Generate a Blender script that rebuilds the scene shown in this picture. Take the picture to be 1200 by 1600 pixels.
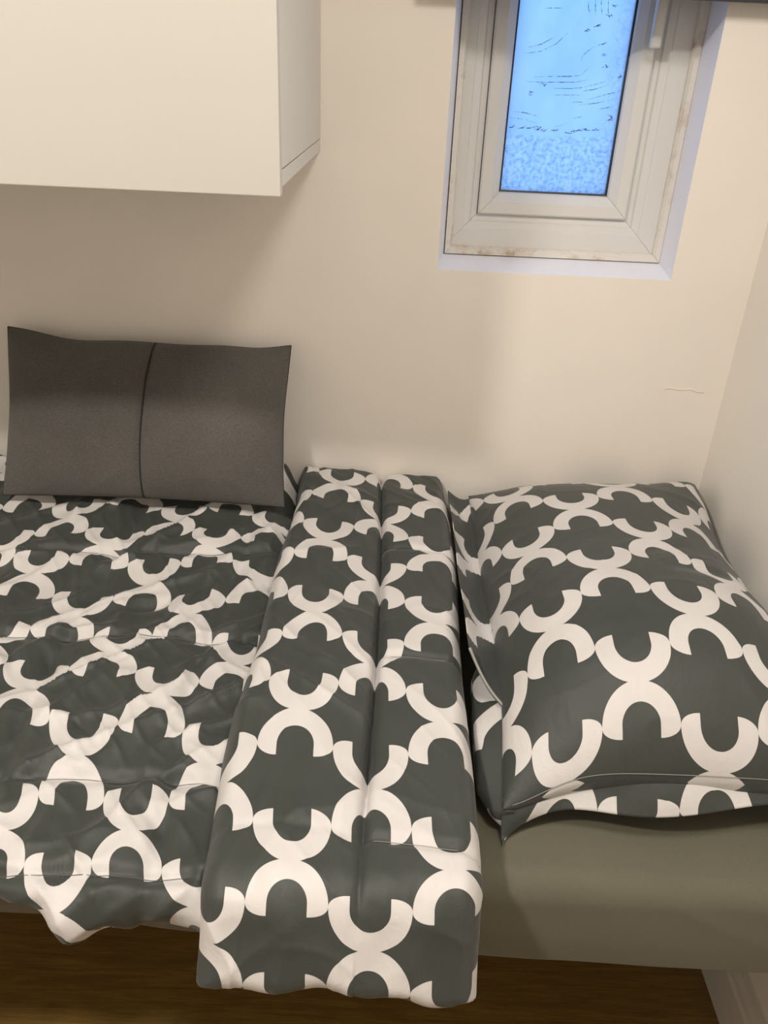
import bpy, bmesh, math, random
import numpy as np
from mathutils import Vector, Matrix, noise

for o in list(bpy.data.objects): bpy.data.objects.remove(o, do_unlink=True)
scene = bpy.context.scene
COL = scene.collection
R = math.radians

# ------------------------------------------------------------------ camera
CAM = Vector((0.0, -1.5, 1.468))
PITCH, ROLL, YAW, FPX = R(28.74), R(2.644), R(0.24), 1250.0
cp, sp = math.cos(PITCH), math.sin(PITCH)
Fv = Vector((math.sin(YAW)*cp, math.cos(YAW)*cp, -sp))
Rv = Vector((math.cos(YAW), -math.sin(YAW), 0))
Uv = Rv.cross(Fv)
R2 = Rv*math.cos(ROLL) + Uv*math.sin(ROLL)
U2 = -Rv*math.sin(ROLL) + Uv*math.cos(ROLL)
cd = bpy.data.cameras.new('camera')
cd.sensor_fit = 'VERTICAL'; cd.sensor_height = 24.0; cd.sensor_width = 18.0
cd.lens = FPX/1600.0*24.0
cd.clip_start = 0.02
cam = bpy.data.objects.new('camera', cd); COL.objects.link(cam)
M = Matrix((R2, U2, -Fv)).transposed().to_4x4(); M.translation = CAM
cam.matrix_world = M
scene.camera = cam

# ------------------------------------------------------------------ world, light, exposure
w = bpy.data.worlds.new('dusk_sky'); scene.world = w; w.use_nodes = True
bg = w.node_tree.nodes['Background']
bg.inputs[0].default_value = (0.26, 0.485, 1.0, 1); bg.inputs[1].default_value = 1.7
scene.view_settings.view_transform = 'Standard'
scene.view_settings.look = 'None'
scene.view_settings.gamma = 1.0
scene.view_settings.use_curve_mapping = False
scene.view_settings.exposure = -0.10
LAMP_COL = (1.0, 0.925, 0.835)
CEIL = 2.36
LAMPS = [(-0.75, -1.48, 29.0)]
FILL_DOME = (0.36, -1.08, 11.0)  # added fill lamp, placed to brighten the walls at the pillow end

# ------------------------------------------------------------------ node helper
class N:
    """tiny expression builder over Math nodes"""
    def __init__(s, nt, sock): s.nt, s.k = nt, sock
    def _m(s, op, *a, clamp=False):
        n = s.nt.nodes.new('ShaderNodeMath'); n.operation = op; n.use_clamp = clamp
        for i, v in enumerate((s,)+a):
            if isinstance(v, N): s.nt.links.new(v.k, n.inputs[i])
            else: n.inputs[i].default_value = v
        return N(s.nt, n.outputs[0])
    def __add__(s, o): return s._m('ADD', o)
    def __sub__(s, o): return s._m('SUBTRACT', o)
    def __mul__(s, o): return s._m('MULTIPLY', o)
    def __truediv__(s, o): return s._m('DIVIDE', o)
    def abs(s): return s._m('ABSOLUTE')
    def fract(s): return s._m('FRACT')
    def lt(s, o): return s._m('LESS_THAN', o)
    def gt(s, o): return s._m('GREATER_THAN', o)
    def mx(s, o): return s._m('MAXIMUM', o)
    def mn(s, o): return s._m('MINIMUM', o)
    def sq(s): return s._m('MULTIPLY', s)

def new_mat(name):
    m = bpy.data.materials.new(name); m.use_nodes = True
    nt = m.node_tree
    return m, nt, nt.nodes['Principled BSDF']
def ramp(nt, fac, stops):
    n = nt.nodes.new('ShaderNodeValToRGB')
    while len(n.color_ramp.elements) < len(stops): n.color_ramp.elements.new(0.5)
    for e, (p, c) in zip(n.color_ramp.elements, stops):
        e.position = p; e.color = (*c, 1) if len(c) == 3 else c
    nt.links.new(fac, n.inputs[0]); return n.outputs[0]
def coords(nt, which='Object', scale=(1, 1, 1), rot=(0, 0, 0)):
    t = nt.nodes.new('ShaderNodeTexCoord'); m = nt.nodes.new('ShaderNodeMapping')
    m.inputs['Scale'].default_value = scale; m.inputs['Rotation'].default_value = rot
    nt.links.new(t.outputs[which], m.inputs[0]); return m.outputs[0]
def noise_tex(nt, vec, scale, detail=4, rough=0.55, dist=0.0):
    n = nt.nodes.new('ShaderNodeTexNoise')
    n.inputs['Scale'].default_value = scale; n.inputs['Detail'].default_value = detail
    n.inputs['Roughness'].default_value = rough; n.inputs['Distortion'].default_value = dist
    nt.links.new(vec, n.inputs['Vector']); return n.outputs[0]
def bump(nt, h, strength, dist, bsdf, normal=None):
    b = nt.nodes.new('ShaderNodeBump'); b.inputs['Strength'].default_value = strength
    b.inputs['Distance'].default_value = dist
    nt.links.new(h, b.inputs['Height'])
    if normal is not None: nt.links.new(normal, b.inputs['Normal'])
    if bsdf is not None: nt.links.new(b.outputs[0], bsdf.inputs['Normal'])
    return b.outputs[0]
def mixc(nt, fac, a, b):
    n = nt.nodes.new('ShaderNodeMix'); n.data_type = 'RGBA'
    for s, v in ((n.inputs[0], fac), (n.inputs[6], a), (n.inputs[7], b)):
        if isinstance(v, (tuple, list)): s.default_value = (*v, 1) if len(v) == 3 else v
        elif isinstance(v, (int, float)): s.default_value = v
        else: nt.links.new(v, s)
    return n.outputs[2]

def mat_paint(name, col, rough=0.6, var=0.03, bump_s=0.12, scale=60):
    m, nt, b = new_mat(name)
    v = coords(nt)
    n = noise_tex(nt, v, 3.0, 5)
    c = ramp(nt, n, [(0.3, tuple(x*(1-var) for x in col)), (0.7, tuple(min(1, x*(1+var)) for x in col))])
    nt.links.new(c, b.inputs['Base Color']); b.inputs['Roughness'].default_value = rough
    bump(nt, noise_tex(nt, v, scale, 3), bump_s, 0.002, b)
    return m

def mat_trellis():
    """white quatrefoil trellis printed on charcoal cotton; UV = lattice coordinates"""
    m, nt, b = new_mat('trellis_cotton')
    uvn = nt.nodes.new('ShaderNodeUVMap'); uvn.uv_map = 'UVMap'
    sx = nt.nodes.new('ShaderNodeSeparateXYZ'); nt.links.new(uvn.outputs[0], sx.inputs[0])
    A, B = N(nt, sx.outputs[0]), N(nt, sx.outputs[1])
    def motif(off):
        x = (((A + (64.5+off)).fract()) - 0.5).abs()*4.0
        y = (((B + (64.5+off)).fract()) - 0.5).abs()*4.0
        dy = y - 1.0
        outer = (x.sq() + (dy/1.035).sq()).lt(1.0)
        inner = ((x/0.49).sq() + (dy/0.53).sq()).gt(1.0)
        low = outer*inner*dy.lt(0.0)
        tip = (((x-0.49)/0.51).sq() + (dy/0.30).sq()).lt(1.0)*x.gt(0.49)*dy.gt(-0.001)
        return low.mx(tip)
    mask = motif(0.0).mx(motif(0.5))
    v = coords(nt)
    n1 = noise_tex(nt, v, 9.0, 4)
    dark = ramp(nt, n1, [(0.3, (0.030, 0.036, 0.031)), (0.7, (0.038, 0.044, 0.039))])
    white = ramp(nt, n1, [(0.3, (0.55, 0.53, 0.52)), (0.7, (0.61, 0.59, 0.58))])
    c = mixc(nt, mask.k, dark, white)
    nt.links.new(c, b.inputs['Base Color']); b.inputs['Roughness'].default_value = 0.58
    b.inputs['Sheen Weight'].default_value = 0.12
    wv = noise_tex(nt, coords(nt, 'Object', (1, 1, 1)), 900.0, 2)
    wr = noise_tex(nt, coords(nt, 'Object', (1, 0.35, 1), (0, 0, 0.5)), 38.0, 4, 0.6, 0.6)
    nb = bump(nt, wr, 0.34, 0.004, None)
    bump(nt, wv, 0.12, 0.0006, b, nb)
    return m

def mat_cloth(name, c1, c2, rough=0.85, wscale=500.0, heather=False):
    m, nt, b = new_mat(name)
    v1 = coords(nt, 'Object', (1, 1, 6)); v2 = coords(nt, 'Object', (6, 1, 1))
    a = N(nt, noise_tex(nt, v1, wscale*0.35 if heather else wscale, 2, 0.6))
    d = N(nt, noise_tex(nt, v2, wscale*0.35 if heather else wscale, 2, 0.6))
    h = (a+d)*0.5
    big = N(nt, noise_tex(nt, coords(nt), 6.0, 3))
    f = (h*0.8+big*0.2)
    c = ramp(nt, f.k, [(0.38, c1), (0.62, c2)])
    nt.links.new(c, b.inputs['Base Color']); b.inputs['Roughness'].default_value = rough
    b.inputs['Sheen Weight'].default_value = 0.15
    bump(nt, h.k, 0.35 if heather else 0.15, 0.0012, b)
    return m

def mat_wood():
    m, nt, b = new_mat('dark_oak_floor')
    v = coords(nt, 'Object', (1.2, 14, 1))
    n = noise_tex(nt, v, 4.0, 8, 0.62, 0.8)
    n2 = noise_tex(nt, coords(nt, 'Object', (4, 90, 1)), 4.0, 4, 0.6)
    f = N(nt, n)*0.6 + N(nt, n2)*0.4
    c = ramp(nt, f.k, [(0.30, (0.11, 0.062, 0.013)), (0.52, (0.20, 0.118, 0.028)), (0.72, (0.31, 0.190, 0.052))])
    nt.links.new(c, b.inputs['Base Color']); b.inputs['Roughness'].default_value = 0.42
    bump(nt, f.k, 0.12, 0.001, b)
    return m

def mat_pane():
    """obscured glass: brushed frosting above, stippled frosting below, dark scratches where it is worn through"""
    m = bpy.data.materials.new('frosted_pane'); m.use_nodes = True; nt = m.node_tree
    nt.nodes.remove(nt.nodes['Principled BSDF'])
    out = nt.nodes['Material Output']
    tc = nt.nodes.new('ShaderNodeTexCoord')
    sx = nt.nodes.new('ShaderNodeSeparateXYZ'); nt.links.new(tc.outputs['Object'], sx.inputs[0])
    X, Z = N(nt, sx.outputs[0]), N(nt, sx.outputs[2])      # object origin: lower centre of the pane
    v = tc.outputs['Object']
    # stipple: band of lumps from the bottom up to z = 0.095, and climbing along the right edge
    warp = N(nt, noise_tex(nt, v, 45.0, 3))
    edge = (Z + (warp-0.5)*0.02)
    low = edge.lt(0.098)
    rightb = (X + (warp-0.5)*0.06).gt(0.072)
    st = N(nt, noise_tex(nt, v, 150.0, 3, 0.6, 0.4))
    stip = ramp(nt, st.k, [(0.34, (0.56, 0.66, 0.71)), (0.50, (0.86, 0.94, 0.97)), (0.60, (1.0, 1.0, 1.0))])
    soft = noise_tex(nt, coords(nt, 'Object', (1, 1, 0.6)), 12.0, 4, 0.6)
    smooth = ramp(nt, soft, [(0.3, (0.80, 0.90, 0.96)), (0.7, (0.95, 1.0, 1.0))])
    c = mixc(nt, low.k, smooth, stip)
    c = mixc(nt, (rightb*0.45).k, c, stip)
    tr = nt.nodes.new('ShaderNodeBsdfTranslucent'); nt.links.new(c, tr.inputs[0])
    gl = nt.nodes.new('ShaderNodeBsdfGlossy'); gl.inputs['Roughness'].default_value = 0.25
    tp = nt.nodes.new('ShaderNodeBsdfTransparent'); nt.links.new(c, tp.inputs[0])
    m1 = nt.nodes.new('ShaderNodeMixShader'); m1.inputs[0].default_value = 0.35
    nt.links.new(tr.outputs[0], m1.inputs[1]); nt.links.new(tp.outputs[0], m1.inputs[2])
    m2 = nt.nodes.new('ShaderNodeMixShader'); m2.inputs[0].default_value = 0.04
    nt.links.new(m1.outputs[0], m2.inputs[1]); nt.links.new(gl.outputs[0], m2.inputs[2])
    nt.links.new(m2.outputs[0], out.inputs[0])
    return m

def mat_plain(name, col, rough=0.5, metal=0.0, emit=None, estr=0.0):
    m, nt, b = new_mat(name)
    n = noise_tex(nt, coords(nt), 40.0, 3)
    c = ramp(nt, n, [(0.3, tuple(x*0.96 for x in col)), (0.7, tuple(min(1, x*1.04) for x in col))])
    nt.links.new(c, b.inputs['Base Color'])
    b.inputs['Roughness'].default_value = rough; b.inputs['Metallic'].default_value = metal
    if emit: b.inputs['Emission Color'].default_value = (*emit, 1); b.inputs['Emission Strength'].default_value = estr
    return m

def mat_grubby():
    """white sealant bead with brown mildew along it"""
    m, nt, b = new_mat('grubby_sealant')
    v = coords(nt)
    n = N(nt, noise_tex(nt, v, 35.0, 6, 0.7)); n2 = N(nt, noise_tex(nt, v, 8.0, 3))
    f = (n*0.6+n2*0.4)
    c = ramp(nt, f.k, [(0.33, (0.30, 0.20, 0.12)), (0.40, (0.58, 0.50, 0.42)), (0.50, (0.70, 0.67, 0.62))])
    nt.links.new(c, b.inputs['Base Color']); b.inputs['Roughness'].default_value = 0.6
    bump(nt, n.k, 0.3, 0.002, b)
    return m

M_ = dict(
    wall=mat_paint('cream_wall_paint', (0.81, 0.76, 0.695), 0.55),
    wall_r=mat_paint('pale_wall_paint', (0.82, 0.785, 0.73), 0.5),
    ceil=mat_paint('white_ceiling_paint', (0.78, 0.77, 0.74), 0.7),
    reveal=mat_paint('daylight_tinted_gloss_paint', (0.80, 0.815, 0.90), 0.3, 0.03, 0.25, 30),  # white paint with the window's blue daylight put into its colour
    trim=mat_paint('white_skirting_paint', (0.66, 0.63, 0.59), 0.35),
    cab=mat_paint('white_cabinet_laminate', (0.62, 0.60, 0.55), 0.45, 0.01, 0.03),
    cab_edge=mat_paint('white_cabinet_edging', (0.52, 0.505, 0.465), 0.45, 0.01, 0.03),
    upvc=mat_paint('white_upvc', (0.66, 0.655, 0.64), 0.35, 0.02, 0.03),
    seal=mat_grubby(),
    gasket=mat_plain('black_rubber', (0.012, 0.014, 0.018), 0.45),
    pane=mat_pane(),
    streak=mat_plain('worn_frosting', (0.035, 0.04, 0.075), 0.6),
    floor=mat_wood(),
    trellis=mat_trellis(),
    sheet=mat_cloth('olive_grey_sheet', (0.099, 0.093, 0.063), (0.120, 0.112, 0.077), 0.8, 420.0),
    mattress=mat_cloth('white_ticking', (0.6, 0.58, 0.55), (0.68, 0.66, 0.62), 0.8, 300.0),
    cushion=mat_cloth('grey_heather_weave', (0.048, 0.044, 0.040), (0.122, 0.112, 0.102), 0.9, 900.0, True),
    cushion_seam=mat_plain('dark_cushion_seam', (0.022, 0.021, 0.021), 0.9),
    seam=mat_plain('dark_quilting_thread', (0.12, 0.125, 0.115), 0.9),
    thread=mat_plain('pale_thread', (0.30, 0.30, 0.28), 0.8),
    blind=mat_cloth('charcoal_blind_cloth', (0.030, 0.030, 0.034), (0.045, 0.045, 0.050), 0.8, 300.0),
    dmetal=mat_plain('dark_bed_metal', (0.03, 0.03, 0.032), 0.45, 0.6),
    slatwood=mat_plain('birch_slat', (0.45, 0.33, 0.20), 0.5),
    chrome=mat_plain('brushed_steel', (0.6, 0.6, 0.6), 0.3, 1.0),
    opal=mat_plain('opal_plastic', (0.9, 0.9, 0.88), 0.4, 0, LAMP_COL, 2.0),
    glow=mat_plain('lamp_lens', (0.9, 0.9, 0.9), 0.4, 0, LAMP_COL, 30.0),
)

# ------------------------------------------------------------------ object helpers
def link(name, me, mat, parent=None, smooth=False):
    o = bpy.data.objects.new(name, me); COL.objects.link(o)
    if mat is not None: me.materials.append(mat)
    if smooth:
        me.polygons.foreach_set('use_smooth', [True]*len(me.polygons)); me.update()
    if parent is not None:
        o.parent = parent
        o.matrix_parent_inverse = Matrix.Translation(-parent.location)
    return o
def empty(name, loc):
    o = bpy.data.objects.new(name, None); o.empty_display_size = 0.05; COL.objects.link(o); o.location = loc; return o
def tag(o, label=None, cat=None, group=None, kind=None):
    if label: o['label'] = label
    if cat: o['category'] = cat
    if group: o['group'] = group
    if kind: o['kind'] = kind
    return o
def bx(bm, x0, x1, y0, y1, z0, z1):
    x0, x1 = sorted((x0, x1)); y0, y1 = sorted((y0, y1)); z0, z1 = sorted((z0, z1))
    v = [bm.verts.new(p) for p in ((x0,y0,z0),(x1,y0,z0),(x1,y1,z0),(x0,y1,z0),(x0,y0,z1),(x1,y0,z1),(x1,y1,z1),(x0,y1,z1))]
    for f in ((3,2,1,0),(4,5,6,7),(0,1,5,4),(1,2,6,5),(2,3,7,6),(3,0,4,7)): bm.faces.new([v[i] for i in f])
def done(bm, name, bevel=0.0, seg=2):
    if bevel > 0:
        bmesh.ops.bevel(bm, geom=bm.edges[:], offset=bevel, segments=seg, affect='EDGES', profile=0.6)
    bmesh.ops.recalc_face_normals(bm, faces=bm.faces[:])
    me = bpy.data.meshes.new(name); bm.to_mesh(me); bm.free(); return me
def box(name, x0, x1, y0, y1, z0, z1, mat, parent=None, bevel=0.0):
    bm = bmesh.new(); bx(bm, x0, x1, y0, y1, z0, z1)
    return link(name, done(bm, name, bevel), mat, parent)
def ring(name, rect, prof, mat, parent, gap=0.0003):
    """four mitred bars round a rectangle in the xz plane; prof = closed list of (inset, y)"""
    x0, x1, z0, z1 = rect
    bm = bmesh.new()
    def corner(i, c):
        return ((x0+i, z0+i), (x1-i, z0+i), (x1-i, z1-i), (x0+i, z1-i))[c]
    dirs = ((1, 0), (0, 1), (-1, 0), (0, -1))
    for k in range(4):
        a, b = [], []
        for i, y in prof:
            p = corner(i, k); q = corner(i, (k+1) % 4); d = dirs[k]
            a.append(bm.verts.new((p[0]+d[0]*gap, y, p[1]+d[1]*gap)))
            b.append(bm.verts.new((q[0]-d[0]*gap, y, q[1]-d[1]*gap)))
        n = len(prof)
        for j in range(n): bm.faces.new((a[j], a[(j+1) % n], b[(j+1) % n], b[j]))
        bm.faces.new(a); bm.faces.new(b[::-1])
    return link(name, done(bm, name), mat, parent)
def tube(name, pts, r, mat, parent=None, n=6, closed=False):
    bm = bmesh.new(); pts = [Vector(p) for p in pts]; rings = []
    for i, p in enumerate(pts):
        a = pts[max(i-1, 0)]; b = pts[min(i+1, len(pts)-1)]
        d = (b-a).normalized(); u = d.cross(Vector((0.13, 0.21, 1)))
        if u.length < 1e-3: u = d.cross(Vector((1, 0, 0)))
        u.normalize(); v = d.cross(u)
        rings.append([bm.verts.new(p + (u*math.cos(2*math.pi*k/n) + v*math.sin(2*math.pi*k/n))*r) for k in range(n)])
    for a, b in zip(rings, rings[1:]):
        for k in range(n): bm.faces.new((a[k], a[(k+1) % n], b[(k+1) % n], b[k]))
    bm.faces.new(rings[0][::-1]); bm.faces.new(rings[-1])
    return link(name, done(bm, name), mat, parent, True)

# ------------------------------------------------------------------ the room
XR, XL, YF = 0.661, -1.75, -2.9
OX0, OX1, OZ0, OZ1 = 0.0835, 0.512, 1.156, 1.93          # window opening at the wall face
WT = 0.088
bm = bmesh.new()
bx(bm, XL, OX0, 0, WT, 0, CEIL); bx(bm, OX1, XR+0.1, 0, WT, 0, CEIL)
bx(bm, OX0, OX1, 0, WT, 0, OZ0); bx(bm, OX0, OX1, 0, WT, OZ1, CEIL)
wall_back = tag(link('wall_back', done(bm, 'wall_back'), M_['wall']), 'cream painted wall behind the bed with a small window', kind='structure')
tag(box('wall_right', XR, XR+0.1, YF, 0, 0, CEIL, M_['wall_r']), 'pale cream side wall at the pillow end of the bed', kind='structure')
tag(box('wall_left', XL-0.1, XL, YF, WT, 0, CEIL, M_['wall_r']), 'pale cream side wall at the foot of the bed', kind='structure')
tag(box('wall_front', XL-0.1, XR+0.1, YF-0.1, YF, 0, CEIL, M_['wall_r']), 'pale cream wall across the room from the bed', kind='structure')
tag(box('ceiling', XL-0.1, XR+0.1, YF-0.1, WT, CEIL, CEIL+0.1, M_['ceil']), 'white painted ceiling', kind='structure')
tag(box('floor', XL-0.1, XR+0.1, YF-0.1, WT, -0.1, 0, M_['floor']), 'dark brown wood laminate floor', kind='structure')
# small raised paint crack on the back wall
tube('paint_crack', [(0.545+0.0085*i, -0.0004, 0.9485+0.0012*math.sin(i*1.3)-0.0004*i*(i > 6)) for i in range(10)], 0.0009, M_['wall'], wall_back)

def skirting(name, p0, p1, nrm, label):
    prof = [(0, 0), (0.015, 0), (0.015, 0.098), (0.011, 0.104), (0.011, 0.118), (0.006, 0.132), (0.004, 0.145), (0, 0.147)]
    bm = bmesh.new(); a, b = [], []
    for d, z in prof:
        a.append(bm.verts.new((p0[0]+nrm[0]*d, p0[1]+nrm[1]*d, z))); b.append(bm.verts.new((p1[0]+nrm[0]*d, p1[1]+nrm[1]*d, z)))
    n = len(prof)
    for j in range(n): bm.faces.new((a[j], a[(j+1) % n], b[(j+1) % n], b[j]))
    bm.faces.new(a); bm.faces.new(b[::-1])
    tag(link(name, done(bm, name), M_['trim']), label, kind='structure')
skirting('baseboard_right', (XR, YF), (XR, -0.016), (-1, 0), 'white moulded skirting board on the side wall')
skirting('baseboard_back', (XL, 0), (XR, 0), (0, -1), 'white moulded skirting board under the window wall')

# window ------------------------------------------------------------
win = tag(empty('window_1', (0.30, 0.0, OZ0)), 'small white plastic framed window with frosted pane', kind='structure')
FX0, FX1, FZ0, FZ1 = 0.099, 0.5085, 1.172, 1.915         # where the reveal meets the frame
bm = bmesh.new()
o4 = [(OX0, 0.0, OZ0), (OX1, 0.0, OZ0), (OX1, 0.0, OZ1), (OX0, 0.0, OZ1)]
i4 = [(FX0, WT, FZ0), (FX1, WT, FZ0), (FX1, WT, FZ1), (FX0, WT, FZ1)]
k4 = [(OX0, WT, OZ0), (OX1, WT, OZ0), (OX1, WT, OZ1), (OX0, WT, OZ1)]
vo = [bm.verts.new(p) for p in o4]; vi = [bm.verts.new(p) for p in i4]; vk = [bm.verts.new(p) for p in k4]
for k in range(4):
    j = (k+1) % 4
    bm.faces.new((vo[k], vo[j], vi[j], vi[k])); bm.faces.new((vi[k], vi[j], vk[j], vk[k])); bm.faces.new((vk[k], vk[j], vo[j], vo[k]))
link('reveal', done(bm, 'reveal'), M_['reveal'], win)
Y0 = WT
# outer frame
# sealant bead round the frame (proud strip, grubby)
ring('sealant_bead', (FX0, FX1, FZ0, FZ1),
     [(0, Y0-0.001), (0, Y0-0.013), (0.009, Y0-0.013), (0.013, Y0-0.006), (0.0135, Y0+0.0012)], M_['seal'], win)
SX0, SX1, SZ0, SZ1 = FX0+0.0575, FX1-0.0735, FZ0+0.0715, FZ1-0.06
fr = 0.0865
ring('window_frame', (SX0-fr, SX1+fr, SZ0-fr, SZ1+fr),
     [(0, Y0+0.001), (0.058, Y0+0.001), (0.060, Y0+0.003), (0.072, Y0+0.0045), (0.075, Y0+0.009), (0.0852, Y0+0.011), (0.0852, Y0+0.052), (0.100, Y0+0.052), (0.100, Y0+0.06), (0, Y0+0.06)], M_['upvc'], win)
ring('window_sash', (SX0, SX1, SZ0, SZ1),
     [(0, Y0+0.011), (0, Y0+0.004), (0.003, Y0+0.002), (0.022, Y0+0.002), (0.025, Y0+0.005), (0.036, Y0+0.015), (0.0385, Y0+0.022), (0.0385, Y0+0.05), (0, Y0+0.05)], M_['upvc'], win)
ring('gasket', (SX0+0.0365, SX1-0.0365, SZ0+0.0365, SZ1-0.0365), [(0, Y0+0.020), (0.0045, Y0+0.022), (0.0045, Y0+0.03), (0, Y0+0.03)], M_['gasket'], win, 0.0)
PXC = 0.5*(SX0+SX1)
bm = bmesh.new(); bx(bm, SX0+0.037-PXC, SX1-0.037-PXC, 0, 0.004, 0.0, SZ1-SZ0-0.074)
pane = link('pane', done(bm, 'pane'), M_['pane'])
pane.location = (PXC, Y0+0.026, SZ0+0.037); pane.parent = win; pane.matrix_parent_inverse = Matrix.Translation(-win.location)
# worn streaks and nicks in the frosting (thin flakes on the inner face of the pane)
STREAKS = [[(-0.0601,0.192),(-0.0309,0.1938),(0.0051,0.1955),(0.0229,0.1978),(0.0324,0.2086)],[(-0.075,0.1845),(-0.0522,0.184),(-0.0183,0.1854),(0.0155,0.1867),(0.0352,0.1915)],[(-0.0237,0.1755),(0.008,0.1764),(0.0259,0.1785),(0.0522,0.185),(0.0672,0.1902)],[(0.0268,0.1731),(0.0491,0.1765),(0.0684,0.1829)],[(0.0404,0.1599),(0.0686,0.1688),(0.0945,0.1753)],[(0.0136,0.1547),(0.0249,0.156),(0.0365,0.1557)],[(0.0257,0.1511),(0.0572,0.1553),(0.0878,0.1639)],[(0.0634,0.1455),(0.0767,0.1487),(0.0875,0.1527)],[(-0.092,0.136),(-0.0688,0.1349),(-0.0426,0.1294)],[(-0.0943,0.1256),(-0.0698,0.1245),(-0.0435,0.1183)],[(-0.0825,0.2265),(-0.0518,0.2316),(-0.0268,0.2442),(-0.0085,0.263)],[(-0.0781,0.236),(-0.0533,0.2422),(-0.0305,0.2546)],[(-0.056,0.2949),(-0.0387,0.2961),(-0.0234,0.2964)],[(0.0159,0.3297),(0.0192,0.2988),(0.023,0.2906)],[(0.0278,0.3302),(0.0307,0.2992),(0.0337,0.2891)],[(0.0371,0.3305),(0.0409,0.2996),(0.0446,0.2896)],[(0.0488,0.331),(0.0531,0.2964),(0.0581,0.2826)],[(0.0278,0.1665),(0.0096,0.1664),(-0.02,0.1652)],[(0.0199,0.1293),(0.0289,0.1311),(0.0354,0.1334)],[(0.0195,0.2189),(0.0205,0.2268),(0.0281,0.2348),(0.0392,0.242)],[(-0.0104,0.1144),(-0.0036,0.1158),(0.0095,0.1211)]]
NICKS = [(-0.0633,0.1638),(-0.0587,0.1676),(0.0578,0.2312),(0.0508,0.2458),(0.0632,0.2128),(0.0591,0.2873),(0.0638,0.3039),(0.085,0.1305),(0.0881,0.1362),(0.0907,0.1982),(-0.0404,0.1809),(-0.0891,0.1112),(-0.0703,0.1099),(-0.0573,0.1087),(-0.0448,0.1109),(-0.0387,0.1091),(-0.0096,0.1092),(0.0141,0.106),(0.0233,0.1074),(0.0332,0.111),(0.0458,0.1119),(0.0645,0.1117),(-0.0315,0.1073),(0.023,0.2662),(0.0411,0.2745)]
rng = random.Random(5); bm = bmesh.new()
def flake(poly, wd):
    pts = []
    for a, b in zip(poly, poly[1:]):
        for k in range(10): pts.append((a[0]+(b[0]-a[0])*k/10, a[1]+(b[1]-a[1])*k/10))
    pts.append(poly[-1]); n = len(pts); prev = None
    for i, (px, pz) in enumerate(pts):
        q = pts[min(i+1, n-1)]; p = pts[max(i-1, 0)]
        dx, dz = q[0]-p[0], q[1]-p[1]; L = math.hypot(dx, dz) or 1
        ww = wd*(0.35+0.65*math.sin(math.pi*i/(n-1)))*rng.uniform(0.15, 1.3)
        cur = [bm.verts.new((px-dz/L*ww*sg, -0.0004, pz+dx/L*ww*sg)) for sg in (1, -1)]
        if prev and rng.random() > 0.10: bm.faces.new((prev[0], prev[1], cur[1], cur[0]))
        prev = cur
for st_ in STREAKS: flake(st_, 0.0005)
for nx_, nz_ in NICKS:
    for k in range(3):
        a_ = rng.uniform(0, 3.14) if nz_ > 0.115 else rng.uniform(-0.6, 0.6)
        ox, oz = rng.uniform(-0.004, 0.004), rng.uniform(-0.002, 0.002); l_ = rng.uniform(0.003, 0.007)
        flake([(nx_+ox-l_*math.cos(a_), nz_+oz-l_*math.sin(a_)*0.6), (nx_+ox, nz_+oz), (nx_+ox+l_*math.cos(a_+0.5), nz_+oz+l_*math.sin(a_+0.5)*0.6)], rng.uniform(0.0004, 0.0009))
wk = link('worn_streaks', done(bm, 'worn_streaks'), M_['streak'], pane); wk.matrix_parent_inverse = Matrix.Identity(4)
# lever handle on the sash, hanging down
hx = SX1-0.010
bm = bmesh.new(); bx(bm, hx-0.014, hx+0.014, Y0-0.010, Y0+0.004, 1.60, 1.72)
link('handle_plate', done(bm, 'handle_plate', 0.004), M_['upvc'], win)
bm = bmesh.new(); bx(bm, hx-0.009, hx+0.009, Y0-0.034, Y0-0.016, 1.522, 1.68); bx(bm, hx-0.007, hx+0.007, Y0-0.018, Y0-0.009, 1.645, 1.675)
link('handle_lever', done(bm, 'handle_lever', 0.0055, 3), M_['upvc'], win, True)

# roller blind above the window -------------------------------------
bl = tag(empty('roller_blind', (0.35, -0.03, 1.585)), 'charcoal roller blind drawn up above the frosted window', 'blind')
bm = bmesh.new(); bx(bm, 0.03, 0.645, -0.031, -0.029, 1.60, 2.12)
link('blind_cloth', done(bm, 'blind_cloth'), M_['blind'], bl)
bm = bmesh.new(); bx(bm, 0.028, 0.647, -0.036, -0.024, 1.5855, 1.605)
link('bottom_bar', done(bm, 'bottom_bar', 0.003), M_['blind'], bl)
tube('roller_tube', [(0.02, -0.03, 2.135), (0.655, -0.03, 2.135)], 0.02, M_['blind'], bl, 20)
for xx in (0.018, 0.657): box('bracket', xx-0.002, xx+0.002, -0.055, 0.0, 2.105, 2.165, M_['chrome'], bl)

# wall cabinet --------------------------------------------------------
CX1, CX0, CY, CZ0, CZ1 = -0.1315, -1.135, -0.512, 1.3465, 2.05
cb = tag(empty('wall_cabinet', ((CX0+CX1)/2, 0, CZ0)), 'white wall cabinet hanging above the grey cushion', 'cabinet')
T = 0.018
box('side_panel', CX1-T, CX1, CY, -0.001, CZ0+T+0.0016, CZ1, M_['cab'], cb, 0.0006)
box('side_panel', CX0, CX0+T, CY, -0.001, CZ0+T+0.0016, CZ1, M_['cab'], cb, 0.0006)
box('bottom_panel', CX0, CX1-0.0003, CY, -0.001, CZ0, CZ0+T, M_['cab'], cb, 0.0006)
box('top_panel', CX0+T, CX1-T, CY, -0.001, CZ1-T, CZ1, M_['cab'], cb, 0.0006)
box('back_panel', CX0+T, CX1-T, -0.008, -0.002, CZ0+T, CZ1-T, M_['cab'], cb)
xm = (CX0+CX1)/2
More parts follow.
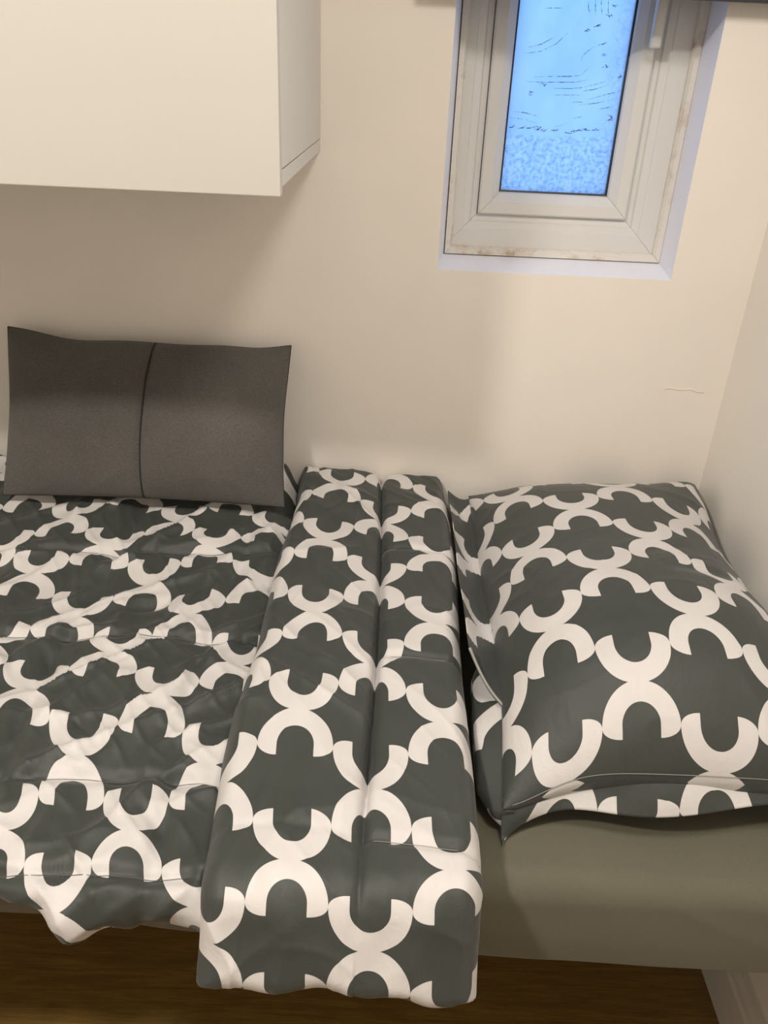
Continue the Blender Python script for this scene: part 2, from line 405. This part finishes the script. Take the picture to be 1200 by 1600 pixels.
for a, b in ((xm+0.0015, CX1+0.0015), (CX0-0.0015, xm-0.0015)):
    box('door', a, b, CY-0.020, CY-0.002, CZ0-0.007, CZ1+0.002, M_['cab_edge'], cb, 0.0012)

# ------------------------------------------------------------------ soft goods
def tps(pts, lam=2e-4):
    P = np.array([p[:2] for p in pts]); V = np.array([p[2:] for p in pts])
    def U(r2): return np.where(r2 > 1e-12, 0.5*r2*np.log(np.maximum(r2, 1e-12)), 0)
    n = len(P)
    K = U(((P[:, None]-P[None])**2).sum(-1)) + lam*np.eye(n)
    Q = np.c_[np.ones(n), P]
    A = np.zeros((n+3, n+3)); A[:n, :n] = K; A[:n, n:] = Q; A[n:, :n] = Q.T
    S = np.linalg.solve(A, np.r_[V, np.zeros((3, 2))])
    def f(x, s):
        sh = x.shape; q = np.c_[x.ravel(), s.ravel()]
        r = U(((q[:, None]-P[None])**2).sum(-1))@S[:n] + np.c_[np.ones(len(q)), q]@S[n:]
        return r[:, 0].reshape(sh), r[:, 1].reshape(sh)
    return f

class Waves:
    """smooth random field: sum of sines"""
    def __init__(s, seed, n, f0, f1, aniso=(1, 1), rot=0):
        r = np.random.RandomState(seed)
        f = f0*(f1/f0)**r.rand(n); a = r.rand(n)*2*np.pi
        kx, ky = f*np.cos(a)*aniso[0], f*np.sin(a)*aniso[1]
        c, si = math.cos(rot), math.sin(rot)
        s.kx, s.ky = kx*c-ky*si, kx*si+ky*c; s.ph = r.rand(n)*2*np.pi; s.w = (f0/f)**0.8/ math.sqrt(n)
    def __call__(s, x, y):
        o = np.zeros_like(x)
        for kx, ky, p, w_ in zip(s.kx, s.ky, s.ph, s.w): o += w_*np.sin(2*np.pi*(kx*x+ky*y)+p)
        return o
def ridged(f): return (1-np.abs(f))**3

def profile(y0, z0, z1, yf, r, ang):
    L = y0-yf; A = r*ang
    def f(s):
        s = np.asarray(s, float)
        a = np.clip((s-L)/r, 0, ang); e = np.maximum(s-L-A, 0); t = np.minimum(s, L)
        y = y0 - t - r*np.sin(a) - e*math.cos(ang)
        z = z0 + (z1-z0)*t/L - r*(1-np.cos(a)) - e*math.sin(ang)
        return y, z, -np.sin(a), np.cos(a)          # ny (towards camera is -y), nz
    return f

def grid_mesh(name, top, bot, uvt, mat, parent):
    """closed slab: top and bottom grids (ns, nx, 3) sharing the border loop; uv from uvt (ns,nx,2)"""
    ns, nx = top.shape[:2]
    idx = np.arange(ns*nx).reshape(ns, nx)
    V = [top.reshape(-1, 3)]
    f = np.stack([idx[:-1, :-1], idx[1:, :-1], idx[1:, 1:], idx[:-1, 1:]], -1).reshape(-1, 4)
    faces = [f]
    uv = uvt.reshape(-1, 2); UVs = [uv]
    if bot is not None:
        b = idx + ns*nx
        V.append(bot.reshape(-1, 3)); UVs.append(uv)
        faces.append(np.stack([b[:-1, :-1], b[:-1, 1:], b[1:, 1:], b[1:, :-1]], -1).reshape(-1, 4))
        loop_t = np.r_[idx[0, :], idx[1:, -1], idx[-1, -2::-1], idx[-2:0:-1, 0]]
        loop_b = loop_t + ns*nx
        faces.append(np.stack([loop_t, np.roll(loop_t, -1), np.roll(loop_b, -1), loop_b], -1))
    V = np.concatenate(V); Fc = np.concatenate(faces); UVs = np.concatenate(UVs)
    me = bpy.data.meshes.new(name)
    me.from_pydata(V.tolist(), [], Fc.tolist())
    l = me.uv_layers.new(name='UVMap')
    l.data.foreach_set('uv', UVs[Fc.ravel()].ravel().astype(np.float32))
    bm = bmesh.new(); bm.from_mesh(me); bmesh.ops.recalc_face_normals(bm, faces=bm.faces[:]); bm.to_mesh(me); bm.free()
    return link(name, me, mat, parent, True)

def edge_h(e, r): 
    t = np.clip(e/r, 0, 1); return np.sqrt(np.maximum(0, 1-(1-t)**2))

MT = 0.61                                                # mattress top
# bed frame ------------------------------------------------------------
bf = tag(empty('bed_frame', (-0.6, -0.35, 0)), 'low dark metal bed frame hidden under the olive mattress', 'bed frame')
for yy in (-0.60, -0.06): box('side_rail', -1.32, 0.62, yy-0.02, yy+0.02, 0.425, 0.458, M_['dmetal'], bf, 0.003)
for xx in (-1.28, -0.35, 0.58):
    for yy in (-0.46, -0.06): box('leg', xx-0.018, xx+0.018, yy-0.018, yy+0.018, 0.0, 0.426, M_['dmetal'], bf, 0.003)
    box('cross_bar', xx-0.015, xx+0.015, -0.60, -0.06, 0.428, 0.452, M_['dmetal'], bf, 0.002)
for k in range(16):
    xx = -1.27+k*0.122
    box('slat', xx-0.03, xx+0.03, -0.70, -0.04, 0.4575, 0.468, M_['slatwood'], bf, 0.002)

# mattress + fitted sheet -----------------------------------------------
mt = tag(empty('mattress', (-0.35, -0.44, 0.468)), 'single mattress in an olive grey fitted sheet under the bedding', 'mattress')
box('mattress_core', -1.345, 0.645, -0.845, -0.025, 0.478, 0.598, M_['sheet'], mt, 0.02)
def sheet_mesh():
    x = np.linspace(-1.36, 0.656, 260); 
    # closed loop section in (y,z): top, rounded front edge, front face, hem turned under
    r = 0.035; sec = []
    for t in np.linspace(0, 1, 40): sec.append((-0.012-t*(0.868-r-0.012), MT, 0, 1))
    for a in np.linspace(0, 90, 10)[1:]: sec.append((-0.868+r-r*math.sin(R(a)), MT-r+r*math.cos(R(a)), -math.sin(R(a)), math.cos(R(a))))
    for t in np.linspace(0, 1, 22)[1:]: sec.append((-0.868-0.004*math.sin(t*3.14), MT-r-t*(MT-r-0.478), -1, 0))
    for a in np.linspace(0, 90, 6)[1:]: sec.append((-0.868+0.012*(1-math.cos(R(a))), 0.478-0.008*math.sin(R(a)), -math.cos(R(a)), -math.sin(R(a))))
    for t in np.linspace(0, 1, 6)[1:]: sec.append((-0.856+t*0.12, 0.470, 0, -1))
    sec = np.array(sec); ns = len(sec)
    s = np.r_[0, np.cumsum(np.hypot(np.diff(sec[:, 0]), np.diff(sec[:, 1])))]
    Xg, Sg = np.meshgrid(x, s)
    w1 = Waves(4, 14, 1.2, 7, (1, 1)); w2 = Waves(9, 10, 3, 12, (1.0, 0.25))
    d = 0.0035*w1(Xg, Sg) + 0.0012*w2(Xg, Sg)
    rr = ridged(Waves(5, 8, 1.5, 4, (1, 1.6), 0.3)(Xg, Sg)*1.4)
    d += 0.0025*rr*np.exp(-((Sg-0.86)/0.08)**2)
    d[:40] *= np.linspace(0.2, 1, 40)[:, None]
    # hem sags a little towards the side wall
    sag = np.where(Sg > 0.93, 1, 0)*0.0
    P = np.stack([Xg, sec[:, 0][:, None]+sec[:, 2][:, None]*d, sec[:, 1][:, None]+sec[:, 3][:, None]*d], -1)
    front = np.clip((0.57-P[..., 2])/0.09, 0, 1)
    P[..., 2] += front*np.interp(Xg, [-1.36, -0.40, -0.20, 0.13, 0.65], [0.048, 0.048, 0.024, 0.0, -0.018])
    return grid_mesh('fitted_sheet', P, None, np.stack([Xg, Sg], -1), M_['sheet'], mt)
sheet_mesh()
bpy.data.objects['fitted_sheet'].modifiers.new('thickness', 'SOLIDIFY').thickness = 0.002

# duvet -------------------------------------------------------------------
LEFT_PTS = [(-0.3800,0.7335,0,0),(-0.2117,0.7305,1,0),(-0.2784,0.8409,0.5,0.5),(-0.3392,0.9289,0,1),(-0.3000,0.6148,0.5,-0.5),(-0.5011,0.6008,-0.5,-0.5),(-0.3992,0.5224,0,-1),(-0.4911,0.4343,-0.5,-1.5),(-0.3100,0.4151,0.5,-1.5),(-0.3912,0.3284,0,-2),(-0.5992,0.3108,-1,-2),(-0.4973,0.2100,-0.5,-2.5),(-0.3129,0.1899,0.5,-2.5),(-0.6807,0.2411,-1.5,-2.5),(-0.5839,0.1112,-1,-3),(-0.3787,0.0980,0,-3),(-0.2004,0.1277,1,-3),(-0.2021,0.3078,1,-2),(-0.2121,0.5264,1,-1),(-0.4286,0.8477,-0.5,0.5)]
STRIP_PTS = [(-0.0903,0.1580,-0.5,0),(-0.1015,0.3569,-0.5,1),(-0.0916,0.5704,-0.5,2),(-0.0900,0.7945,-0.5,3),(-0.0793,0.9862,-0.5,4),(-0.0031,0.2785,0,0.5),(-0.0066,0.4825,0,1.5),(-0.0009,0.6870,0,2.5),(0.0062,0.9059,0,3.5),(0.1040,0.1997,0.5,0),(0.0987,0.3740,0.5,1),(0.0905,0.5798,0.5,2),(0.0952,0.7931,0.5,3),(0.0964,0.9931,0.5,4),(-0.1827,0.4791,-1,1.5),(-0.1924,0.6786,-1,2.5),(-0.1671,0.9005,-1,3.5)]
dv = tag(empty('duvet', (-0.5, -0.45, MT)), 'charcoal and white trellis print duvet folded back beside the pillow', 'duvet')

# body: lies over the mattress and hangs over the front edge
TB = 0.055
fl = profile(-0.02, 0.680, 0.672, -0.905, 0.045, R(76))
SEAMS_S = [0.255, 0.478, 0.765, 0.905]
def body_h(X, S, x0, x1, s1):
    """height offset from the nominal top"""
    e = np.minimum(np.minimum(X-x0, x1-X), np.minimum(S+0.05, s1-S))
    h = -TB*(1-edge_h(e, 0.05)) + 0.072*np.clip(1-S/0.35, 0, 1)*np.clip((-0.16-X)/0.04, 0.25, 1)
    for sk in SEAMS_S: h -= 0.010*np.exp(-((S-sk-0.01*np.sin(X*7))/0.010)**2)
    for xk in (-1.05, -0.76, -0.475, -0.255): h -= 0.007*np.exp(-((X-xk-0.012*np.sin(S*9))/0.012)**2)
    w1 = Waves(11, 16, 1.5, 7, (1, 1)); w2 = Waves(12, 12, 2.0, 7, (1.6, 0.7), 0.6); w3 = Waves(15, 12, 3.0, 9, (0.7, 1.7), -0.5)
    h += 0.006*w1(X, S)
    h += 0.010*(ridged(w2(X, S)*1.3)-0.3) + 0.007*(ridged(w3(X, S)*1.4)-0.3)
    h += 0.0012*Waves(16, 18, 10, 26, (1, 1))(X, S)
    act = np.clip(0.5+0.9*Waves(17, 8, 1.5, 4)(X, S), 0, 1)
    h += 0.0045*act*(ridged(Waves(18, 12, 5, 14, (0.5, 1.5), 0.8)(X, S)*1.7)-0.2)
    h += 0.0040*(1-act)*(ridged(Waves(19, 12, 5, 14, (1.5, 0.5), -0.5)(X, S)*1.7)-0.2)
    return h
nx, ns = 300, 300
u = np.linspace(0, 1, nx); v = np.linspace(0, 1, ns)
u = 0.5-0.5*np.cos(np.pi*u)*(1-0.25*np.sin(np.pi*u)**2) if False else u
BX0, BX1 = -1.22, 0.116
Xg, Vg = np.meshgrid(BX0+(BX1-BX0)*u, v)
send = np.interp(Xg, [-1.22, -0.60, -0.42, -0.385, -0.36, -0.335, -0.315, -0.29, -0.25, -0.20, 0.116], [0.942, 0.942, 0.942, 0.948, 0.960, 0.982, 0.988, 0.990, 0.982, 0.980, 0.975]) + 0.003*np.sin(Xg*60) + 0.002*np.sin(Xg*113)
Sg = Vg*send
y, z, ny, nz = fl(Sg)
h = body_h(Xg, Sg, BX0, BX1, send)
# hanging edge curls in scallops
hang = np.clip((Sg-0.90)/0.09, 0, 1)
curl = hang*(0.012*np.sin(Xg*34+0.5)+0.008*np.sin(Xg*71))
top = np.stack([Xg, y+ny*h-curl, z+nz*h], -1)
hb = np.minimum(h-0.002, -TB)
bot = np.stack([Xg, np.maximum(y+ny*hb-curl*0.8, y+ny*h-curl+0.0), z+nz*hb], -1)
bot[..., 2] = np.where(bot[..., 1] > -0.90, np.maximum(bot[..., 2], MT+0.011), bot[..., 2])
top[..., 2] = np.where(top[..., 1] > -0.90, np.maximum(top[..., 2], MT+0.013), top[..., 2])
fa = tps([(p[0], (p[1]+0.131)/1.375 if p[1] < 0.35 else p[1], p[2], p[3]) for p in LEFT_PTS], 3e-4)
ua, ub = fa(Xg, Sg)
grid_mesh('duvet_body', top, bot, np.stack([ua, ub], -1), M_['trellis'], dv)

def stitch(name, mat, X0, X1, s0, parent, topg, Xgr, Sgr, amp, om, n=24):
    pts = []
    for xx in np.linspace(X0, X1, n):
        ss = s0+amp*math.sin(xx*om)
        k = np.argmin((Xgr-xx)**2+(Sgr-ss)**2); p = topg.reshape(-1, 3)[k]
        pts.append((p[0], p[1]-0.0004, p[2]+0.0008))
    q = np.array(pts)
    for _ in range(4): q[1:-1] = 0.25*q[:-2]+0.5*q[1:-1]+0.25*q[2:]
    tube(name, [tuple(p) for p in q], 0.0004, mat, parent, 5)
for sk, xa, xb in ((0.255, -0.70, -0.20), (0.478, -0.70, -0.20), (0.765, -0.62, -0.195), (0.905, -0.60, -0.195)):
    stitch('quilting_seam', M_['seam'], xa, xb, sk, dv, top, Xg, Sg, 0.01, 7, 90)
# folded-back section: double layer strip on top of the body
fs = profile(-0.014, 0.752, 0.728, -0.93, 0.055, R(66))
TS = 0.068
nx, ns = 220, 330
u = np.linspace(0, 1, nx); u = u + 0.06*np.sin(2*np.pi*u)*-1*0.9; u = (u-u[0])/(u[-1]-u[0]); v = np.linspace(0, 1, ns)
Ug, Vg = np.meshgrid(u, v)
send = 1.063 + 0.022*Ug + 0.004*np.sin(Ug*9)+0.003*np.sin(Ug*23+1)
Sg = Vg*send
xl = -0.181 + 0.006*np.sin(Sg*6+0.8) + 0.004*np.sin(Sg*15); xr = 0.135 + 0.004*np.sin(Sg*5) - 0.003*np.cos(Sg*12)
Xg = xl+(xr-xl)*Ug
y, z, ny, nz = fs(Sg)
e = np.minimum(np.minimum(Xg-xl, xr-Xg), np.minimum(Sg+0.022, send-Sg))
TSg = np.interp(Sg, [0, 0.80, 0.90, 2.0], [TS, TS, 0.044, 0.044])
h = -TSg*(1-edge_h(e, 0.030))
crease = -0.002+0.006*np.sin(Sg*4)
dx = Xg-crease
fade = np.clip((1.0-Sg)/0.25, 0, 1)
h -= (0.026*np.exp(-(np.abs(dx)/0.005)**1.2) + 0.010*np.exp(-(dx/0.035)**2))*fade
h -= 0.010*np.clip(dx/0.14, 0, 1)
for sk, xa, xb in ((0.278, 0.0, 0.13), (0.564, 0.0, 0.13), (0.878, 0.0, 0.14), (0.878, -0.19, 0.0)):
    win_ = np.clip((Xg-xa+0.01)/0.02, 0, 1)*np.clip((xb-Xg+0.01)/0.02, 0, 1)
    h -= (0.006 if xa >= 0 else 0.002)*np.exp(-((Sg-sk-0.008*np.sin(Xg*15))/0.007)**2)*win_
w1 = Waves(21, 14, 1.5, 6); w2 = Waves(22, 10, 2.5, 9, (0.6, 1.6), 0.7)
calm = np.where(dx < 0, 1.0, 0.55)
h += calm*(0.004*w1(Xg, Sg) + 0.006*(ridged(w2(Xg, Sg)*1.4)-0.3)) + 0.0009*Waves(23, 18, 12, 30, (1, 0.6))(Xg, Sg)
low = np.clip((Sg-0.95)/0.12, 0, 1)
pull = low*0.004*(ridged(Waves(24, 8, 4, 9, (0.4, 1.5), -0.65)(Xg, Sg)*1.5)-0.2)*np.clip((0.05-Xg)/0.15, 0.2, 1)
act = np.clip(0.45+0.9*Waves(27, 8, 1.5, 4)(Xg, Sg), 0, 1)
h += calm*(0.0030*act*(ridged(Waves(25, 12, 5, 13, (0.5, 1.5), 0.8)(Xg, Sg)*1.7)-0.2) + 0.0022*(1-act)*(ridged(Waves(26, 12, 5, 13, (1.5, 0.4), 0.1)(Xg, Sg)*1.7)-0.2))
h += pull
top = np.stack([Xg, y+ny*h, z+nz*h], -1)
hb = np.minimum(h-0.002, -TSg)
bot = np.stack([Xg, y+ny*hb, z+nz*hb], -1)
fb = tps([(p[0], p[1]+0.016, p[2], p[3]) for p in STRIP_PTS], 2e-4)
ua, ub = fb(Xg, Sg)
grid_mesh('folded_section', top, bot, np.stack([ua, ub], -1), M_['trellis'], dv)
STRIP_TOP = top
for sk, xa, xb in ((0.278, 0.004, 0.03), (0.564, 0.006, 0.115), (0.878, 0.008, 0.128)):
    stitch('stitch_line', M_['thread'], xa, xb, sk, dv, top, Xg, Sg, 0.008, 15)

# pillow -------------------------------------------------------------------
pl = tag(empty('pillow', (0.40, -0.42, MT)), 'plump trellis print pillow lying flat against the side wall', 'pillow')
PX0, PX1, PY0, PY1, SZ, PT = 0.180, 0.640, -0.022, -0.768, 0.700, 0.13
n1, n2 = 150, 220
uu = np.linspace(-1, 1, n1); vv = np.linspace(-1, 1, n2)
uu = np.sign(uu)*(1-(1-np.abs(uu))**1.35); vv = np.sign(vv)*(1-(1-np.abs(vv))**1.35)
Ug, Vg = np.meshgrid(uu, vv)
# outline: sides pulled in between the corners, front-left corner pulled down and outwards
Xo = (PX0+PX1)/2 + (PX1-PX0)/2*Ug*(1-0.020*(1-Vg**2)) 
Yo = (PY0+PY1)/2 + (PY1-PY0)/2*Vg*(1-0.012*(1-Ug**2))
cornr = np.exp(-((Ug+1)**2+(Vg-1)**2)/0.06)
Yo -= 0.018*cornr; Xo -= 0.008*cornr
def bulge(pu, pv, e): return ((1-np.abs(Ug)**pu)*(1-np.abs(Vg)**pv))**e
wA = Waves(31, 12, 1.5, 6); wB = Waves(32, 12, 3, 10, (1, 1), 0.4)
edgeness = np.clip(np.maximum(np.abs(Ug), np.abs(Vg))-0.55, 0, 1)/0.45
top_h = PT*bulge(2.4, 3.0, 0.60) + 0.003*wA(Xo, Yo)*(1-np.maximum(np.abs(Ug), np.abs(Vg))**6)
pucker = 0.005*(ridged(wB(Xo, Yo)*1.3)-0.3)*edgeness*(1-edgeness**4)
top_h += pucker
act = np.clip(0.4+0.9*Waves(33, 8, 1.2, 4)(Xo, Yo), 0, 1)
top_h += 0.0014*act*(ridged(Waves(34, 12, 5, 13, (0.6, 1.4), 0.5)(Xo, Yo)*1.7)-0.2)*(1-np.maximum(np.abs(Ug), np.abs(Vg))**8)
seam_z = SZ + 0.012*np.sin(Yo*9+1) - 0.035*np.exp(-((Ug+1)**2+(Vg-1)**2)/0.10) - 0.010*np.clip(Vg, 0, 1)**3 + 0.050*np.exp(-((Ug-1)**2+(Vg+1)**2)/0.20) - 0.004
top = np.stack([Xo, Yo, seam_z+top_h], -1)
bot_h = np.minimum(0.10*bulge(3.0, 4.0, 0.5), seam_z-MT-0.006)
bot = np.stack([Xo, Yo, seam_z-bot_h-0.0005], -1)
# lattice coordinates by arc length over the top
d = np.linalg.norm(np.diff(top, axis=1), axis=2); au = np.c_[np.zeros(n2), np.cumsum(d, 1)]
d = np.linalg.norm(np.diff(top, axis=0), axis=2); av = np.r_[np.zeros((1, n1)), np.cumsum(d, 0)]
k0 = np.argmin((top[..., 0]-0.3444)**2+(top[..., 1]+0.4735)**2); r0, c0 = divmod(k0, n1)
ua = (au-au[:, [c0]])/0.200; ub = (av-av[[r0], :])/0.222
grid_mesh('pillow_case', top, bot, np.stack([ua, ub], -1), M_['trellis'], pl)

# piped seam round the edge of the pillow
loop = np.concatenate([top[0, :], top[1:, -1], top[-1, -2::-1], top[-2::-1, 0]])
# side flap of the case, lying between the duvet fold and the pillow edge
fn, fm = 120, 26
tt = np.linspace(0, 1, fn); qq = np.linspace(0, 1, fm)
Tg, Qg = np.meshgrid(tt, qq, indexing='ij')
col0 = top[:, 0]
def edge_at(t):
    i = t*(n2-1); a = np.floor(i).astype(int); b = np.minimum(a+1, n2-1); f = (i-a)[..., None]
    return col0[a]*(1-f)+col0[b]*f
tend = 0.70 + 0.075*Qg*0 + 0.075*(1-Qg)
E0 = edge_at(np.clip(0.03+Tg*(tend-0.03), 0, 1))
fx = E0[..., 0]+0.004 - Qg*(E0[..., 0]+0.004-0.136)
fz = E0[..., 2] - 0.010*np.sin(np.pi*Qg) + 0.003*np.sin(Tg*22+Qg*3)*Qg + Qg**1.2*0.044*np.clip(Tg/0.35, 0.35, 1)
fy = E0[..., 1]
fl_top = np.stack([fx, fy, fz], -1)
fl_bot = fl_top - np.array([0, 0, 0.004])
fu = (ua[:, 0][:, None]*0 + 0)
ie = np.clip(np.round(np.clip(0.01+Tg*(tend-0.01), 0, 1)*(n2-1)).astype(int), 0, n2-1)
U0, B0 = ua[ie, 0], ub[ie, 0]
grid_mesh('case_flap', fl_top, fl_bot, np.stack([U0+Qg*0.060/0.19, B0], -1), M_['trellis'], pl)
hem = [tuple(fl_top[-1, j]+np.array([0, -0.001, 0.002])) for j in range(fm)]
tube('flap_hem', hem, 0.0022, M_['thread'], pl, 6)
# slack of the case below the flap, bulging down to the mattress
sn, sm = 80, 24
Tg, Qg = np.meshgrid(np.linspace(0, 1, sn), np.linspace(0, 1, sm), indexing='ij')
tpos = 0.60+0.40*Tg
E0 = edge_at(np.clip(tpos, 0, 1))
ang = Qg*np.pi*0.62
rad = (0.5*(E0[..., 2]-MT)-0.004)*(1-0.15*np.sin(Tg*9)**2)
bulk = 0.050*np.sin(np.pi*np.clip(Tg, 0.02, 1))**0.6+0.006*np.sin(Tg*13)
sx2 = E0[..., 0]+0.003-bulk*np.sin(np.pi*Qg)
sz2 = E0[..., 2]-0.004-Qg*(E0[..., 2]-MT-0.012)
sx2 = np.maximum(sx2, 0.1435)
s_top = np.stack([sx2, E0[..., 1], sz2], -1); s_bot = s_top+np.array([0.012, 0, 0.0])
ie = np.clip(np.round(tpos*(n2-1)).astype(int), 0, n2-1)
grid_mesh('case_side', s_top, s_bot, np.stack([ua[ie, 0]-Qg*0.4, ub[ie, 0]+0.3], -1), M_['trellis'], pl)
# front flange below the hem stitching
gn, gm = 160, 18
tg_ = np.linspace(0, 1, gn); Tg, Qg = np.meshgrid(tg_, np.linspace(0, 1, gm), indexing='ij')
row = top[-1]
i = Tg*(n1-1); a = np.floor(i).astype(int); b = np.minimum(a+1, n1-1); f = (i-a)[..., None]
E0 = row[a]*(1-f)+row[b]*f
wav = 0.5+0.5*np.sin(Tg*9.5+3.2)
wid = 0.035-0.012*np.sin(Tg*10+0.6)+0.034*np.exp(-Tg/0.05)
droop = R(62)-0.35*wav
gy = E0[..., 1]+0.012-Qg*(wid+0.012)*np.cos(droop)*0.9 - 0.006*np.sin(np.pi*Qg)*np.sin(Tg*17)
gz = E0[..., 2]+0.004-Qg*(wid+0.012)*np.sin(droop)
gz = np.maximum(gz, MT+0.008)
g_top = np.stack([E0[..., 0], gy, gz], -1); g_bot = g_top+np.array([0, 0.004, -0.003])
ie = np.clip(np.round(Tg*(n1-1)).astype(int), 0, n1-1)
grid_mesh('front_flange', g_top, g_bot, np.stack([ua[-1][ie], ub[-1][ie]+(Qg*(wid+0.012)-0.012)/0.207], -1), M_['trellis'], pl)
tube('hem_stitching', [tuple(top[-3, k]+np.array([0, -0.0006, 0.0008])) for k in range(8, n1-2, 2)], 0.0005, M_['thread'], pl, 5)

# grey cushion -------------------------------------------------------------
cu = tag(empty('cushion', (-0.45, -0.12, 0.70)), 'grey woven rectangular cushion with a dark centre seam leaning on the wall', 'cushion')
CW, CH, CT = 0.530, 0.300, 0.052
n1, n2 = 150, 110
uu = np.linspace(-1, 1, n1); vv = np.linspace(-1, 1, n2)
uu = np.sign(uu)*(1-(1-np.abs(uu))**1.4); vv = np.sign(vv)*(1-(1-np.abs(vv))**1.4)
Ug, Vg = np.meshgrid(uu, vv)
a_ = CW/2*Ug*(1-0.030*(1-Vg**2)); b_ = CH/2*Vg*(1-0.040*(1-Ug**2))
b_ += 0.018*np.clip(Vg, 0, 1)**2*np.exp(-((Ug+1.0)/0.30)**2)        # raised corner
b_ += 0.003*np.clip(Vg, 0, 1)**3*Waves(45, 8, 1, 3)(Ug, Ug*0)
a_ *= 1+0.012*Waves(46, 6, 0.6, 2)(Vg, Ug*0)*np.abs(Ug)**4
wC = Waves(41, 12, 2, 7); wD = Waves(42, 12, 4, 11, (1, 1))
bul = ((1-np.abs(Ug)**2.6)*(1-np.abs(Vg)**2.4))**0.55
seamx = 0.012-0.035*Vg*-1*0.0
sx_ = 0.018+0.022*Vg+0.012*(Vg**2)
edgeness = np.clip(np.maximum(np.abs(Ug), np.abs(Vg))-0.5, 0, 1)/0.5
hf = CT*bul + 0.003*wC(a_, b_) * (1-np.maximum(np.abs(Ug), np.abs(Vg))**8) + 0.004*(ridged(wD(a_, b_)*1.3)-0.3)*edgeness*(1-edgeness**4)
hf -= 0.006*np.exp(-((Ug-sx_)/0.02)**2)*(1-np.abs(Vg)**8)
hbk = 0.035*bul
lean = R(27)
cz = 0.732; cy0 = -0.178
def place(a, b, h):
    bb = b+CH/2
    yy = cy0 + bb*math.sin(lean) - h*math.cos(lean)
    zz = cz + bb*math.cos(lean) - h*math.sin(lean)*-1
    return np.stack([-0.447+a, np.minimum(yy, -0.004), zz+0.012], -1)
ctop = place(a_, b_, hf); cbot = place(a_, b_, -hbk)
grid_mesh('cushion_cover', ctop, cbot, np.stack([Ug, Vg], -1), M_['cushion'], cu)
pts = []
for j in range(1, n2-1):
    p = [np.interp(sx_[j, 0], Ug[j], ctop[j, :, q]) for q in range(3)]; pts.append((p[0], p[1]-0.0006, p[2]+0.0003))
tube('centre_seam', pts, 0.0016, M_['cushion_seam'], cu, 6)
loop = np.concatenate([ctop[0, :], ctop[1:, -1], ctop[-1, -2::-1], ctop[-2::-1, 0]])
tube('edge_seam', [tuple(p) for p in loop], 0.0011, M_['cushion_seam'], cu, 5)

# ceiling downlight, and an added dome for fill --------------------------------------------------------
lx, ly, pw = LAMPS[0]
dl = tag(empty('ceiling_downlight', (lx, ly, CEIL)), 'recessed round ceiling downlight above the bed', 'ceiling light')
bm = bmesh.new(); bmesh.ops.create_cone(bm, cap_ends=True, segments=32, radius1=0.098, radius2=0.092, depth=0.006, matrix=Matrix.Translation((lx, ly, CEIL-0.003)))
link('trim_ring', done(bm, 'trim_ring'), M_['chrome'], dl)
bm = bmesh.new(); bmesh.ops.create_cone(bm, cap_ends=True, segments=32, radius1=0.08, radius2=0.08, depth=0.004, matrix=Matrix.Translation((lx, ly, CEIL-0.0065)))
link('lens', done(bm, 'lens'), M_['glow'], dl)
def lamp(px, py, pz, size, power, parent):
    ld = bpy.data.lights.new('lamp_light', 'AREA'); ld.shape = 'DISK'; ld.size = size; ld.energy = power; ld.color = LAMP_COL
    lo = bpy.data.objects.new('lamp_light', ld); COL.objects.link(lo); lo.location = (px, py, pz)
    lo.parent = parent; lo.matrix_parent_inverse = Matrix.Translation(-parent.location)
lamp(lx, ly, CEIL-0.012, 0.15, pw, dl)
lx, ly, pw = FILL_DOME
dm = tag(empty('added_fill_dome', (lx, ly, CEIL)), 'added round opal fill light above the pillow end of the bed', 'ceiling light')
bm = bmesh.new(); bmesh.ops.create_cone(bm, cap_ends=True, segments=48, radius1=0.19, radius2=0.19, depth=0.03, matrix=Matrix.Translation((lx, ly, CEIL-0.015)))
link('base_ring', done(bm, 'base_ring'), M_['ceil'], dm)
bm = bmesh.new(); bmesh.ops.create_uvsphere(bm, u_segments=48, v_segments=24, radius=0.18)
for v_ in bm.verts: v_.co = Vector((lx+v_.co.x, ly+v_.co.y, CEIL-0.030+min(0.0, v_.co.z)*0.3))
bmesh.ops.remove_doubles(bm, verts=bm.verts[:], dist=0.0005)
link('fill_diffuser', done(bm, 'fill_diffuser'), M_['opal'], dm, True)
lamp(lx, ly, CEIL-0.09, 0.34, pw, dm)
